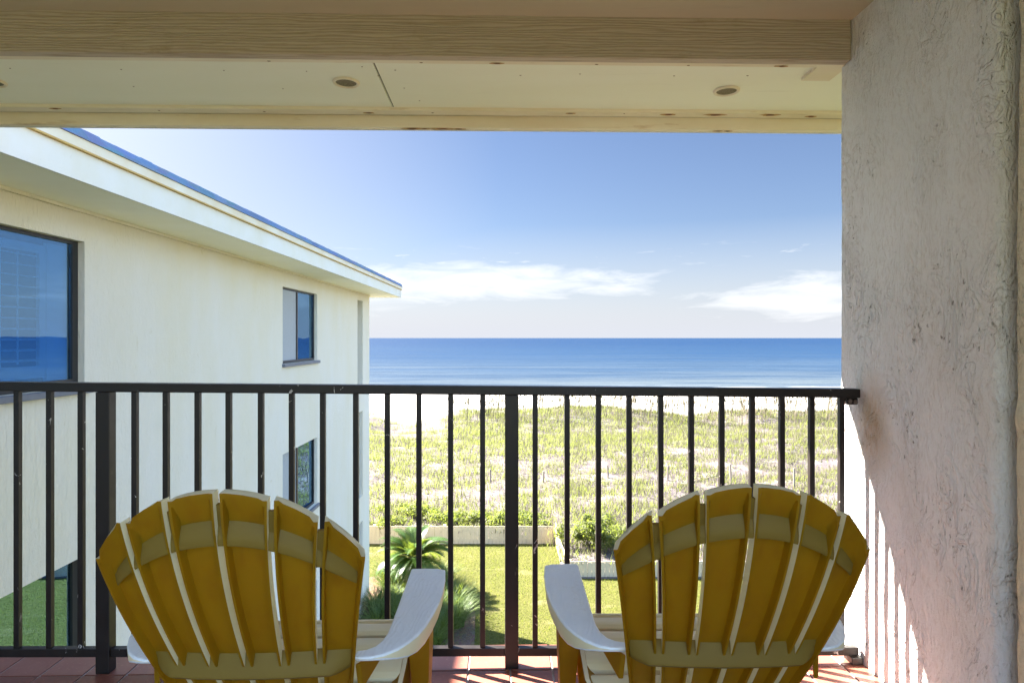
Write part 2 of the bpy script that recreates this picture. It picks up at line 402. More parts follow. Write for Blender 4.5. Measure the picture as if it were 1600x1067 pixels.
def fbm(x, y, z, s, o=4): return mnoise.fractal(Vector((x*s, y*s, z*s)), 1.0, 2.0, o)

# ------------------------------------------------------------------ ground
BX = 1.5
def yf(x): return 21.8 if x < BX else 18.75
TP = [(-500, -7.0), (0.0, -7.0), (.15, -6.62), (4, -6.42), (9, -6.2), (16, -5.95), (23, -5.45), (26, -5.5), (30, -6.1), (40, -7.4), (54, -8.2), (74, -8.8), (96, -9.4), (130, -10.4), (400, -22)]
tpx, tpy = zip(*TP)
def ground_z(x, y):
    t = y-(yf(x) if y < 40 else 21.8)
    if 18.75 <= y < 40 and x >= BX: t = (y-18.75)*(1-.1435*min(1, (y-18.75)/21.25))
    z = float(np.interp(t, tpx, tpy))
    k = max(0, min(1, (t-1.5)/6))*max(0, min(1, (58-y)/12))
    if k > 0:
        z += k*(.30*fbm(x, y, 0, .16)+.10*fbm(x, y, 3, .6))
        c = math.exp(-((y-45)/7)**2)
        z -= c*(.85*math.exp(-((x+7.2)/2.6)**2)+.35*math.exp(-((x-13.2)/2.2)**2)-.22*math.exp(-((x-5)/3.5)**2))
    return z
def axis(a, b, st, far, g=1.35):
    v = list(np.arange(a, b+1e-6, st)); d = st
    lo, hi = [], []
    x = a
    while x > far[0]: d *= g; x -= d; lo.append(x)
    d = st; x = b
    while x < far[1]: d *= g; x += d; hi.append(x)
    return lo[::-1]+v+hi
xs = axis(-30, 44, .4, (-9000, 9000)); ys = axis(17, 62, .4, (-6000, 330), 1.18)
xs = sorted(xs+[BX-.01, BX+.01]); ys = sorted(ys+[21.81, 21.95, 18.76, 18.9])
mb = MB(); nx, ny = len(xs), len(ys)
mb.v = [(x, y, ground_z(x, y)+E) for y in ys for x in xs]
mb.f = [(j*nx+i, j*nx+i+1, (j+1)*nx+i+1, (j+1)*nx+i) for j in range(ny-1) for i in range(nx-1)]; mb.mi = [0]*len(mb.f)
tag(mb.build('ground', M['sand'], smooth=True), kind='structure')
# lawn sheet; its unseen part behind is added to lower the ground bounce
mb = MB(); ly = -6.996
mb.add([W(-90, -120, ly), W(BX, -120, ly), W(BX, 21.76, ly), W(-90, 21.76, ly)], [(0, 1, 2, 3)])
mb.add([W(BX, -120, ly), W(90, -120, ly), W(90, 18.7, ly), W(BX, 18.7, ly)], [(0, 1, 2, 3)])
tag(mb.build('lawn', M['lawn']), kind='structure')
bed = [(-3.78, 6), (-1.0, 6), (-.92, 9), (-.86, 12), (-.84, 14), (-.88, 15.2), (-.93, 16.2), (-1.05, 17.0), (-1.35, 17.7), (-1.9, 18.3), (-2.7, 18.7), (-3.6, 18.9), (-4.6, 18.6), (-4.6, 17.1), (-3.78, 17.1)]
mb = MB(); mb.add([W(x, y, -6.985) for x, y in bed], [tuple(range(len(bed)))])
tag(mb.build('mulch_bed', M['mulch']), kind='structure')
def in_bed(x, y):
    c = False
    for i in range(len(bed)):
        (x1, y1), (x2, y2) = bed[i-1], bed[i]
        if (y1 > y) != (y2 > y) and x < (x2-x1)*(y-y1)/(y2-y1)+x1: c = not c
    return c
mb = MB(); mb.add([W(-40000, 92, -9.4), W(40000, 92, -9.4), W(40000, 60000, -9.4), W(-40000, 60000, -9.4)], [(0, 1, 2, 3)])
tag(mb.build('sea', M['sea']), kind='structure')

# ------------------------------------------------------------------ balcony shell
FZ = -1.245; WX = 1.40
flo = MB(); flo.box(-2.95, WX+.3, -.6, 2.60, FZ-.25, FZ-.004)
flo.xf(B); slab = flo.build('balcony_floor', M['grout'], base=B(0, 1, FZ)); tag(slab, kind='structure')
ti = MB(); tw = .158
i0 = -19
for i in range(-19, 10):
    for j in range(-19, 2):
        x0 = .055+i*tw; y0 = 2.405+j*tw
        x1, y1 = min(x0+tw-.008, WX), min(y0+tw-.008, 2.598)
        if x1-x0 < .01 or x0 < -2.9 or y0 < -.55: continue
        h = FZ+rnd.uniform(-.0008, .0008)
        ti.hexa([(x0, y0, FZ-.02), (x1, y0, FZ-.02), (x1, y1, FZ-.02), (x0, y1, FZ-.02)], [(x0, y0, h), (x1, y0, h), (x1, y1, h), (x0, y1, h)])
ti.xf(B).build('floor_tiles', M['tile'], parent=slab)

# trowelled stucco wall on the right: a pilaster in front of a slightly recessed stretch
def disp_sheet(pts, n_u, zs, amp, seed, nrm):
    """pts: polyline in plan (x, y); sheet lifted along the plan normal by noise"""
    seg = [0]
    for a, b in zip(pts, pts[1:]): seg.append(seg[-1]+math.dist(a, b))
    px, py = zip(*pts); nxs, nys = zip(*nrm); vs = []
    us = np.linspace(0, seg[-1], n_u)
    for z in zs:
        for u in us:
            x, y = np.interp(u, seg, px), np.interp(u, seg, py); a, b = np.interp(u, seg, nxs), np.interp(u, seg, nys)
            d = amp*(fbm(u*1.0, z*.55, seed, 3.2, 3)*.6+fbm(u, z*.5, seed+9, 22, 3)*.3)
            vs.append((x+a*d, y+b*d, z))
    nz_ = len(zs)
    fs = [(j*n_u+i, j*n_u+i+1, (j+1)*n_u+i+1, (j+1)*n_u+i) for j in range(nz_-1) for i in range(n_u-1)]
    return vs, fs
sw = empty('stucco_wall', B(WX, 2.58, FZ))
r_ = .022; e0, e1 = 1.755, 2.585
pl = [(WX+.26, e1), (WX+r_, e1), (WX+.006, e1-.006), (WX, e1-r_), (WX, e0+r_), (WX+.006, e0+.006), (WX+r_, e0), (WX+.10, e0)]
nr = [(0, 1), (0, 1), (-.7, .7), (-1, 0), (-1, 0), (-.7, -.7), (0, -1), (0, -1)]
zs = list(np.arange(FZ-.02, 1.30, .011))
mb = MB(); mb.add(*disp_sheet(pl, 130, zs, .0052, 1.7, nr))
mb.xf(B).build('pilaster', M['stucco'], sw, smooth=True, label='pale grey stucco pilaster with sweeping trowel marks')
mb = MB(); vs, fs = disp_sheet([(WX+.10, e0-.030), (WX+.034, e0-.031), (WX+.024, e0-.038), (WX+.020, e0-.055), (WX+.020, 1.0), (WX+.020, -.6)], 150, list(np.arange(FZ-.02, 1.30, .014)), .014, 5.1, [(0, 1), (-.4, .9), (-.7, .7), (-1, 0), (-1, 0), (-1, 0)])
vs = [(x-.016*math.exp(-((z+.22)/.035)**2)*math.exp(-((y-1.68)/.05)**2), y, z) for x, y, z in vs]
mb.add(vs, fs).xf(B).build('recessed_wall', M['stucco_rough'], sw, smooth=True, label='coarser yellowish stucco at the right edge')
mb = MB().box(WX+.11, WX+.30, -.6, e1-.02, FZ-.02, 1.295); mb.xf(B).build('wall_core', M['stucco'], sw)
tag(sw, 'thick grey white trowelled stucco wall closing the balcony on the right', 'wall')
# ceiling and roof
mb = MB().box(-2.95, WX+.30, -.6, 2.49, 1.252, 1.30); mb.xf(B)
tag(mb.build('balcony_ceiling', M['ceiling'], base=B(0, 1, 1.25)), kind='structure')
BZ = 1.093
bmx = MB().box(-2.95, WX-.004, 2.49, 2.535, BZ, 1.29); bmx.xf(lambda x, y, z: (x, y, z))
bo = bmx.build('wooden_beam', M['beam'], local=True, bevel=.004); bo.location = B(0, 0, 0); bo.rotation_euler = (0, 0, TH)
tag(bo, 'cream painted timber beam with raised wood grain under the balcony ceiling', 'beam')
# eave soffit
ev = empty('roof_eave', B(0, 3.0, 1.10)); SX0, SX1 = -2.95, 3.2; SZ = 1.108
seam = -.497
mb = MB().box(SX0, seam-.004, 2.537, 3.195, SZ, SZ+.012); mb.xf(B).build('soffit_panel', M['soffit'], ev)
mb = MB().box(seam+.004, SX1, 2.537, 3.195, SZ, SZ+.012); mb.xf(B).build('soffit_panel', M['soffit'], ev)
mb = MB().box(SX0, SX1, 2.537, 3.195, SZ+.013, SZ+.02); mb.xf(B).build('soffit_backing', M['seam'], ev)
mb = MB().box(SX0, SX1, 2.537, 2.565, SZ-.013, SZ-.0005); mb.xf(B).build('trim_strip', M['trim'], ev)
mb = MB().box(SX0, SX1, 3.085, 3.150, SZ-.016, SZ-.0005); mb.xf(B).build('trim_strip', M['trim'], ev)
mb = MB().box(SX0, SX1, 3.195, 3.228, SZ-.062, SZ-.0005); mb.xf(B).build('fascia_board', M['trim'], ev, bevel=.004)
mb = MB().box(SX0, SX1, 3.229, 3.245, SZ-.062, SZ+.24); mb.xf(B).build('fascia_board', M['fascia'], ev)
mb = MB().hexa([(SX0, -1, 1.305), (SX1, -1, 1.305), (SX1, 3.25, 1.35), (SX0, 3.25, 1.35)], [(SX0, -1, 2.3), (SX1, -1, 2.3), (SX1, 3.25, 1.40), (SX0, 3.25, 1.40)])
mb.xf(B).build('roof_deck', M['shingle'], ev)
mb = MB().box(WX-.10, WX+.02, 2.566, 2.70, SZ-.012, SZ-.0005); mb.xf(B).build('patch_board', M['trim'], ev, label='small rusty cover board in the corner by the stucco wall')
tag(ev, 'pale green eave soffit with round vents and rust stained trim above the balcony', 'eave')
for vx, vy in ((-.652, 2.79), (1.03, 2.845), (-2.185, 2.82)):
    ring = MB(); ro, ri, n_ = .058, .044, 32
    for k, (r, zz) in enumerate(((ro, SZ-.001), (ro-.003, SZ-.008), (ri+.002, SZ-.008), (ri, SZ-.001))):
        ring.v += [(vx+r*math.cos(2*math.pi*i/n_), vy+r*math.sin(2*math.pi*i/n_), zz) for i in range(n_)]
    for k in range(3):
        ring.f += [(k*n_+i, k*n_+(i+1) % n_, (k+1)*n_+(i+1) % n_, (k+1)*n_+i) for i in range(n_)]
    ring.mi = [0]*len(ring.f)
    rg = ring.xf(B).build('vent', M['trim'], ev, smooth=True)
    g = MB().add([(vx+ri*math.cos(2*math.pi*i/n_), vy+ri*math.sin(2*math.pi*i/n_), SZ-.003) for i in range(n_)], [tuple(range(n_))])
    g.xf(B).build('vent_screen', M['vent'], rg)
M['rust_stain'] = material('rust_stain', lambda n: n.bsdf(n.mix(n.noise(n.coord('Position'), 70, 3), (.52, .33, .13), (.40, .20, .06)), .9))
def nail(x, y, z, r):
    if r >= .005: r *= 1.45
    m_ = MB(); n_ = 12; sx = rnd.uniform(1.1, 2.2)
    for k, (sc, zz, mi) in enumerate(((1.0, z-.0006, 0), (2.2, z-.0002, 1))):
        if k and r < .005: continue
        o = len(m_.v)
        m_.v += [(x+r*sc*sx*math.cos(2*math.pi*i/n_)*rnd.uniform(.75, 1.15), y+r*(.75 if k else .9)*sc**.6*math.sin(2*math.pi*i/n_)*rnd.uniform(.7, 1.1), zz) for i in range(n_)]
        m_.v += [(x, y, zz-(.002 if not k else .0002))]
        m_.f += [(o+i, o+(i+1) % n_, o+n_) for i in range(n_)]; m_.mi += [mi]*n_
    m_.xf(B).build('rusty_nail', [M['nail'], M['rust_stain']], ev)
for x, r in ((-2.1, .006), (-1.62, .004), (-1.12, .004), (-.62, .006), (-.31, .004), (.36, .006), (.62, .004), (.84, .008), (1.07, .009), (1.34, .009), (1.55, .008)):
    nail(x, 3.10+rnd.uniform(0, .025), SZ-.017, r)
for x, r in ((-.42, .009), (-.36, .005), (-.27, .009), (-.19, .006), (1.12, .005), (1.17, .006)):
    nail(x, 3.212, SZ-.0632, r)
for x, r in ((-.3, .004), (.0, .005), (.4, .004), (.77, .004), (1.15, .005), (-.9, .004)):
    nail(x, 2.553, SZ-.0142, r)
for x, y in ((-2.0, 2.68), (-1.55, 2.68), (-1.13, 2.68), (-.79, 2.68), (-1.6, 2.86), (-.95, 2.87), (-.55, 2.63), (-.50, 2.72), (-.42, 2.66), (.35, 2.68), (.75, 2.69), (1.06, 2.68), (.1, 2.7), (-.41, 2.85), (-.36, 3.0)):
    nail(x, y, SZ-.0004, .0028)

# ------------------------------------------------------------------ railing
RY = 2.43; SL = -.0098          # the railing droops slightly to the right
ra = empty('balcony_railing', B(0, RY, FZ))
def rz(x): return SL*x
def bar(x0, x1, y0, y1, z0, z1):
    return MB().hexa([(x0, y0, z0+rz(x0)), (x1, y0, z0+rz(x1)), (x1, y1, z0+rz(x1)), (x0, y1, z0+rz(x0))], [(x0, y0, z1+rz(x0)), (x1, y0, z1+rz(x1)), (x1, y1, z1+rz(x1)), (x0, y1, z1+rz(x0))])
ZT, ZB = -.181, -1.170
bar(-2.95, WX-.012, RY-.022, RY+.024, ZT-.034, ZT).xf(B).build('top_rail', M['rail'], ra, bevel=.004)
posts = (-1.462, .057)
edges = [-2.95]+[p for p in posts for _ in (0, 1)]+[WX-.012]
for a, b in ((-2.95, posts[0]-.0256), (posts[0]+.0256, posts[1]-.0256), (posts[1]+.0256, WX-.014)):
    bar(a, b, RY-.0135, RY+.0135, ZB-.031, ZB).xf(B).build('bottom_rail', M['rail'], ra, bevel=.0025)
for p in posts:
    MB().box(p-.0254, p+.0254, RY-.0215, RY+.0235, FZ, ZT-.0345+rz(p)).xf(B).build('post', M['rail'], ra, bevel=.003)
BPX = [-70, -21, 28.5, 78, 127.5, 211.5, 260, 309, 358, 408, 456.6, 505, 556, 605.2, 655, 704.6, 754.5, 836, 886, 935, 983, 1032, 1079.5, 1127, 1174.6, 1221.5, 1268, 1314]
for p in BPX:
    u = (p-800)/1000.0                 # measured along the rail
    x = RY*(u*CT+ST)/(CT-u*ST)
    x += rnd.uniform(-.0012, .0012)
    m_ = MB().box(x-.0098, x+.0098, RY-.0098, RY+.0098, ZB+rz(x), ZT-.0345+rz(x))
    m_.xf(B).build('baluster', M['rail'], ra, bevel=.0015)
br = MB().box(WX-.062, WX-.012, RY-.006, RY+.03, ZT-.062+rz(WX), ZT-.0345+rz(WX)).xf(B).build('bracket', M['rail'], ra, bevel=.006)
MB().cyl((WX-.046, RY-.0065, ZT-.047+rz(WX)), (WX-.046, RY-.012, ZT-.047+rz(WX)), .008).xf(B).build('bolt', M['bolt'], br)
MB().cyl((WX-.024, RY-.0065, ZT-.050+rz(WX)), (WX-.024, RY-.012, ZT-.050+rz(WX)), .008).xf(B).build('bolt', M['bolt'], br)
br = MB().box(WX-.05, WX-.005, RY-.03, RY+.03, FZ+.003, ZB-.032+rz(WX)).xf(B).build('bracket', M['rail'], ra, bevel=.003)
tag(ra, 'dark bronze metal balcony railing with square balusters and chipped paint', 'railing')

# ------------------------------------------------------------------ adirondack chair
DP = np.polyfit([-.275, -.305, -.3815, -.4255, -.479, -.549, -.669, -.735, -.85, -.95], [1.166, 1.169, 1.183, 1.199, 1.221, 1.255, 1.322, 1.363, 1.44, 1.515], 3)
D0 = 1.6
def HW(z): return float(np.interp(z, [-.95, -.764, -.66, -.42, -.27], [.160, .184, .2025, .2435, .2695]))
def shell(s, z, depth=0.0, du=0.0):
    """point on the curved back; depth is towards the rear"""
    def P(s, z):
        u = s*HW(z)+du
        return Vector((u, float(np.polyval(DP, z))+.6*u*u-D0, z-FZ))
    p = P(s, z); a = P(s+.01, z)-P(s-.01, z); b = P(s, z+.004)-P(s, z-.004)
    n = b.cross(a).normalized()          # forward
    if n.y < 0: n = -n
    return p-n*depth
def arc_top(u): return -.570+math.sqrt(max(.0001, .295**2-u*u))
def zt_of(s):
    z = -.3
    for _ in range(6): z = arc_top(s*HW(z))
    return z
def make_chair():
    root = empty('adirondack_chair', (0, 0, 0))
    cuts = [-1, -.675, -.345, 0, .345, .675, 1]
    ZBOT = -.97
    for k in range(6):
        s0, s1 = cuts[k], cuts[k+1]
        g0 = 0 if k == 0 else .0058; g1 = 0 if k == 5 else .0058
        m_ = MB(); rows = 30; prof_n = None
        for j in range(rows+1):
            t = (j/(rows-1)*.975 if j < rows-1 else (.985 if j == rows-1 else 1.0)); ring = []
            def q(f, dep, off=0.0):
                s = s0+(s1-s0)*f
                ztop = zt_of(s)
                z = ZBOT+(ztop-ZBOT)*t
                a = g0*(1-f)-g1*f
                return shell(s, z, dep, a+off)
            fl = .024; top_ = j >= rows-1
            for f in (0, .25, .5, .75, 1): ring.append(q(f, 0))
            ring += [q(1, .004), q(1, fl), q(1, fl, -.0045), q(1, fl*.95 if top_ else .0075, -.0075)]
            for f in (.8, .5, .2): ring.append(q(f, fl*.97 if top_ else .0075))
            ring += [q(0, fl*.95 if top_ else .0075, .0075), q(0, fl, .0045), q(0, fl), q(0, .004)]
            n_ = len(ring); m_.v += [tuple(p) for p in ring]
        for j in range(rows):
            for i in range(n_):
                i2 = (i+1) % n_
                mi = 1 if 6 <= i <= 13 else 0
                m_.f.append((j*n_+i, j*n_+i2, (j+1)*n_+i2, (j+1)*n_+i)); m_.mi.append(mi)
        m_.f += [tuple(reversed(range(n_))), tuple(range(rows*n_, rows*n_+n_))]; m_.mi += [1, 0]
        m_.build('back_slat', [M['cream'], M['mustard']], root, local=True)
    def rib(name, up, prof, n_s=40):
        """prof(u) -> list of (z, depth)"""
        m_ = MB(); cnt = None
        for i in range(n_s+1):
            s = -.965+1.93*i/n_s
            kk = min(1, (1-abs(s))/.22)
            pr = [(z, d if d < .007 else .006+(d-.006)*kk**.6) for z, d in prof(s*.25)]; cnt = len(pr)
            m_.v += [tuple(shell(s, z, d)) for z, d in pr]
        for i in range(n_s):
            for k in range(cnt):
                k2 = (k+1) % cnt
                m_.f.append((i*cnt+k, i*cnt+k2, (i+1)*cnt+k2, (i+1)*cnt+k)); m_.mi.append(0)
        m_.f += [tuple(range(cnt)), tuple(reversed(range(n_s*cnt, n_s*cnt+cnt)))]; m_.mi += [0, 0]
        if up:
            for c_ in cuts[1:-1]:
                zt = zt_of(c_)-.024; u = c_*.27; zl = prof(u)[1][0]
                a = [tuple(shell(c_, z, d, o)) for z in (zl, zt) for o, d in ((-.011, .003), (.011, .003), (.011, .0125), (-.011, .0125))]
                m_.add(a, [(0, 1, 2, 3), (7, 6, 5, 4), (0, 4, 5, 1), (1, 5, 6, 2), (2, 6, 7, 3), (3, 7, 4, 0)])
        return m_.build(name, M['dusty'], root, local=True)
    rib('upper_rib', True, lambda u: [(-.328-2.0*u*u, .004), (-.334-2.0*u*u, .008), (-.368-1.72*u*u, .034), (-.372-1.72*u*u, .032), (-.366-1.72*u*u, .004)][0:1]+[(-.372-1.72*u*u, .004), (-.373-1.72*u*u, .0205), (-.369-1.72*u*u, .0215), (-.356-1.82*u*u, .0185), (-.331-2.0*u*u, .0078)])
    rib('lower_rib', False, lambda u: [(-.630-.1*u*u, .004), (-.672-.1*u*u, .004), (-.674-.1*u*u, .034), (-.662-.1*u*u, .040), (-.657-.1*u*u, .037), (-.648-.1*u*u, .022), (-.634-.1*u*u, .010)])
    # arms
    inn = [(.253, 1.856), (.2533, 1.72), (.2535, 1.588), (.2535, 1.50), (.2525, 1.452), (.247, 1.414), (.236, 1.388), (.220, 1.374), (.200, 1.369)]
    out_ = [(.200, 1.338), (.235, 1.338), (.262, 1.350), (.2873, 1.374), (.308, 1.407), (.324, 1.442), (.337, 1.49), (.349, 1.56), (.356, 1.62), (.3595, 1.69), (.359, 1.77), (.353, 1.845), (.33, 1.856), (.29, 1.859)]
    ol = inn+out_
    for sg in (1, -1):
        pts = [(sg*x, y-D0) for x, y in ol]
        if sg > 0: pts = pts[::-1]
        n_ = len(pts); zt, zb = .575, .531
        m_ = MB()
        # lower rim is drawn in a little so the edge rolls under
        cx = sum(p[0] for p in pts)/n_; cy = sum(p[1] for p in pts)/n_
        m_.v = [(x, y, zt) for x, y in pts]+[(x+(cx-x)*.06, y+(cy-y)*.02, zt-float(np.interp(y+D0, [1.34, 1.37, 1.42, 1.50, 1.86], [.010, .024, .042, .047, .044]))) for x, y in pts]
        m_.f = [tuple(range(n_)), tuple(reversed(range(n_, 2*n_)))]+[(i, n_+i, n_+(i+1) % n_, (i+1) % n_) for i in range(n_)]
        m_.mi = [0, 1]+[1]*n_
        o = m_.build('armrest', [M['arm'], M['cream']], root, local=True, bevel=.005)
        for p in o.data.polygons: p.use_smooth = len(p.vertices) == 4
        # front leg
        def X(a): return sg*a
        def quad(xa, xb, ya, yb, z):
            q_ = [(X(xa), ya-D0, z), (X(xb), ya-D0, z), (X(xb), yb-D0, z), (X(xa), yb-D0, z)]
            return q_ if sg > 0 else [q_[1], q_[0], q_[3], q_[2]]
        m_ = MB()
        lv = [(.256, .322, 1.70, 1.82, .530), (.266, .3205, 1.71, 1.815, .385), (.274, .316, 1.725, 1.81, .27), (.281, .312, 1.74, 1.805, .12), (.284, .310, 1.745, 1.80, 0)]
        for a in lv: m_.v += quad(*a)
        for k in range(len(lv)-1):
            for i in range(4): m_.f.append((k*4+i, k*4+4+i, k*4+4+(i+1) % 4, k*4+(i+1) % 4))
        m_.f += [(0, 1, 2, 3), (19, 18, 17, 16)]; m_.mi = [0]*len(m_.f)
        m_.build('front_leg', M['mustard'], root, local=True, bevel=.004)
        # side board: seat rail running back and down to the rear foot
        side = [(1.93, .405), (1.955, .36), (1.93, .31), (1.70, .27), (1.50, .19), (1.33, .06), (1.27, .006), (1.17, .006), (1.24, .10), (1.36, .24), (1.46, .315), (1.60, .375), (1.78, .402)]
        m_ = MB(); n_ = len(side)
        su = lambda y: float(np.interp(y, [1.17, 1.40, 1.60], [.14, .185, .2505]))
        m_.v = [(X(su(y)), y-D0, z-.006) for y, z in side]+[(X(su(y)+.0115), y-D0, z-.006) for y, z in side]
        fa, fb = tuple(range(n_)), tuple(reversed(range(n_, 2*n_)))
        sides = [(i, n_+i, n_+(i+1) % n_, (i+1) % n_) for i in range(n_)]
        m_.f = [fa, fb]+sides; m_.mi = [1, 1]+[0]*n_
        bmf = m_.build('rear_leg', [M['cream'], M['mustard']], root, local=True)
        # arm support bracket, a thin tapered web from arm to back
        sup = [(1.34, .560), (1.44, .548), (1.41, .532), (1.35, .502)]
        m_ = MB(); n_ = 4
        m_.v = [(X(.203+(y-1.34)*.42), y-D0, z) for y, z in sup]+[(X(.214+(y-1.34)*.42), y-D0, z) for y, z in sup]
        m_.f = [(0, 1, 2, 3), (7, 6, 5, 4)]+[(i, 4+i, 4+(i+1) % 4, (i+1) % 4) for i in range(4)]; m_.mi = [0]*6
        m_.build('arm_support', M['mustard'], root, local=True, bevel=.003)
    # seat slats
    sy = [1.42, 1.47, 1.55, 1.64, 1.73, 1.82, 1.90, 1.945]; sz = [.235, .29, .345, .378, .397, .407, .405, .39]
    for a, b in ((1.43, 1.540), (1.555, 1.630), (1.645, 1.720), (1.735, 1.810), (1.825, 1.898), (1.911, 1.955)):
        m_ = MB(); st = 6; vs = []
        for i in range(st+1):
            y = a+(b-a)*i/st; z = float(np.interp(y, sy, sz)); z -= .010*(abs(i/st-.5)*2)**3
            vs += [(-.25, y-D0, z), (.25, y-D0, z), (.25, y-D0, z-.014), (-.25, y-D0, z-.014)]
        fs = []
        for i in range(st):
            for k in range(4): fs.append((i*4+k, i*4+(k+1) % 4, i*4+4+(k+1) % 4, i*4+4+k))
        fs += [(3, 2, 1, 0), (st*4, st*4+1, st*4+2, st*4+3)]
        m_.add(vs, fs).build('seat_slat', M['cream'], root, local=True)
    m_ = MB()  .box(-.234, .234, 1.43-D0, 1.95-D0, .20, .215)
    m_.v = [(x, y, z+(float(np.interp(y+D0, sy, sz))-.226)) for x, y, z in m_.v]
    m_.build('seat_support', M['mustard'], root, local=True)
    for o in root.children:
        bm = bmesh.new(); bm.from_mesh(o.data); bmesh.ops.recalc_face_normals(bm, faces=bm.faces); bm.to_mesh(o.data); bm.free()
        if o.name.startswith(('back_slat', 'upper_rib', 'lower_rib')):
            for p in o.data.polygons: p.use_smooth = True
            o.data.set_sharp_from_angle(angle=math.radians(38))
    return root
ch = make_chair()
ch.location = B(-.501, D0+.013, FZ); ch.rotation_euler = (0, 0, TH)
tag(ch, 'ochre yellow resin lounge chair seen from behind, left of the centre railing post', 'chair', 'resin fan back lounge chairs facing the sea')
ch2 = copy_tree(ch)
ch2.location = B(.489, D0+.035, FZ); ch2.rotation_euler = (0, 0, TH-math.radians(1.2))
tag(ch2, 'ochre yellow resin lounge chair seen from behind, next to the stucco wall')

# ------------------------------------------------------------------ neighbouring building
HX = -3.78; H0, H1 = -4.0, 16.96; HB, HT = -7.0, 1.125
hb = empty('apartment_building', W(HX, 8, HB))
wins = []                          # (y0, y1, z0, z1)
FLH = 2.77
for k in range(3):
    z0, z1 = -.43-FLH*k, .848-FLH*k
    wins += [(10.55, 12.42, z0, z1, 'small'), (3.2, 5.66, z0, z1, 'big'), (-2.0, .6, z0, z1, 'big')]
slots = [(15.66, 16.20, -1.2-FLH*k, .93-FLH*k) for k in range(3)]
# wall face split round the openings
ys_ = sorted(set([H0, H1]+[v for q in wins for v in q[:2]]+[v for q in slots for v in q[:2]]))
zs_ = sorted(set([HB-.5, HT]+[v for q in wins for v in q[2:4]]+[v for q in slots for v in q[2:4]]))
holes = [q[:4] for q in wins]+slots
wm = MB()
for y0, y1 in zip(ys_, ys_[1:]):
    for z0, z1 in zip(zs_, zs_[1:]):
        cy_, cz_ = (y0+y1)/2, (z0+z1)/2
        if any(a < cy_ < b and c < cz_ < d for a, b, c, d in holes): continue
        wm.add([(HX, y0, z0), (HX, y1, z0), (HX, y1, z1), (HX, y0, z1)], [(0, 1, 2, 3)])
for a, b, c, d in holes:
    dep = .085 if (a, b, c, d) not in slots else 1.2
    for q in (((a, c), (a, d)), ((b, d), (b, c)), ((a, d), (b, d)), ((b, c), (a, c))):
        (ya, za), (yb, zb_) = q
        wm.add([(HX, ya, za), (HX-dep, ya, za), (HX-dep, yb, zb_), (HX, yb, zb_)], [(0, 1, 2, 3)])
for a, b, c, d in slots: wm.add([(HX-1.2, a, c), (HX-1.2, b, c), (HX-1.2, b, d), (HX-1.2, a, d)], [(0, 1, 2, 3)])
# the other sides
wm.add([(HX, H1, HB-.5), (-14, H1, HB-.5), (-14, H1, HT), (HX, H1, HT)], [(0, 1, 2, 3)])
wm.add([(HX, H0, HB-.5), (HX, H0, HT), (-14, H0, HT), (-14, H0, HB-.5)], [(0, 1, 2, 3)])
wm.add([(-14, H0, HB-.5), (-14, H0, HT), (-14, H1, HT), (-14, H1, HB-.5)], [(0, 1, 2, 3)])
wl = wm.xf(W).build('wall', M['house_wall'], hb)
OX = -3.08; OY = 17.8
MB().box(HX-.3, OX-.022, H0-.8, OY-.022, HT+.002, HT+.02).xf(W).build('soffit', M['soffit'], hb)
MB().box(-14.5, HX-.301, H1-.3, OY-.022, HT+.002, HT+.02).xf(W).build('soffit', M['soffit'], hb)
fa = MB().box(OX-.02, OX, H0-.8, OY, HT-.005, HT+.205); fa.box(-14.5, OX-.021, OY-.02, OY, HT-.005, HT+.205)
fa.xf(W).build('fascia_board', M['fascia'], hb, label='lower white fascia board')
fa = MB().box(OX-.02, OX+.022, H0-.8, OY+.022, HT+.218, HT+.292); fa.box(-14.5, OX-.021, OY-.02, OY+.022, HT+.218, HT+.292)
fa.xf(W).build('fascia_board', M['fascia_up'], hb, label='upper cream fascia board')
fa = MB().box(OX-.02, OX+.028, H0-.8, OY+.028, HT+.2055, HT+.2175)
fa.xf(W).build('drip_edge', M['drip'], hb)
MB().box(HX+.001, HX+.028, H0, H1-.02, HT-.03, HT+.001).xf(W).build('wall_trim', M['house_wall'], hb)
# roof: shingled edge with ragged butts, hip slopes
rf = MB(); ez = HT+.293; n_ = 130
for i in range(n_):
    y0 = H0-.8+(OY+.83-H0)*i/n_; y1 = H0-.8+(OY+.83-H0)*(i+1)/n_
    a = ez+.070+rnd.uniform(0, .007); x0 = OX+.035+rnd.uniform(-.001, .001)
    rf.hexa([(OX-.06, y0, ez), (x0, y0, ez), (x0, y1, ez), (OX-.06, y1, ez)], [(OX-.10, y0, a), (x0-.03, y0, a), (x0-.03, y1, a), (OX-.10, y1, a)])
rx, ry0, ry1, rzz = -8.8, 2.0, 12.0, ez+1.9
a0, a1, b0, b1 = (OX-.03, H0-.8, ez+.068), (OX-.03, OY+.0, ez+.068), (-14.5, H0-.8, ez+.068), (-14.5, OY, ez+.068)
rf.add([a0, a1, b1, b0, (rx, ry0, rzz), (rx, ry1, rzz)], [(0, 1, 5, 4), (1, 2, 5), (2, 3, 4, 5), (3, 0, 4)])
rf.xf(W).build('roof', M['shingle'], hb)
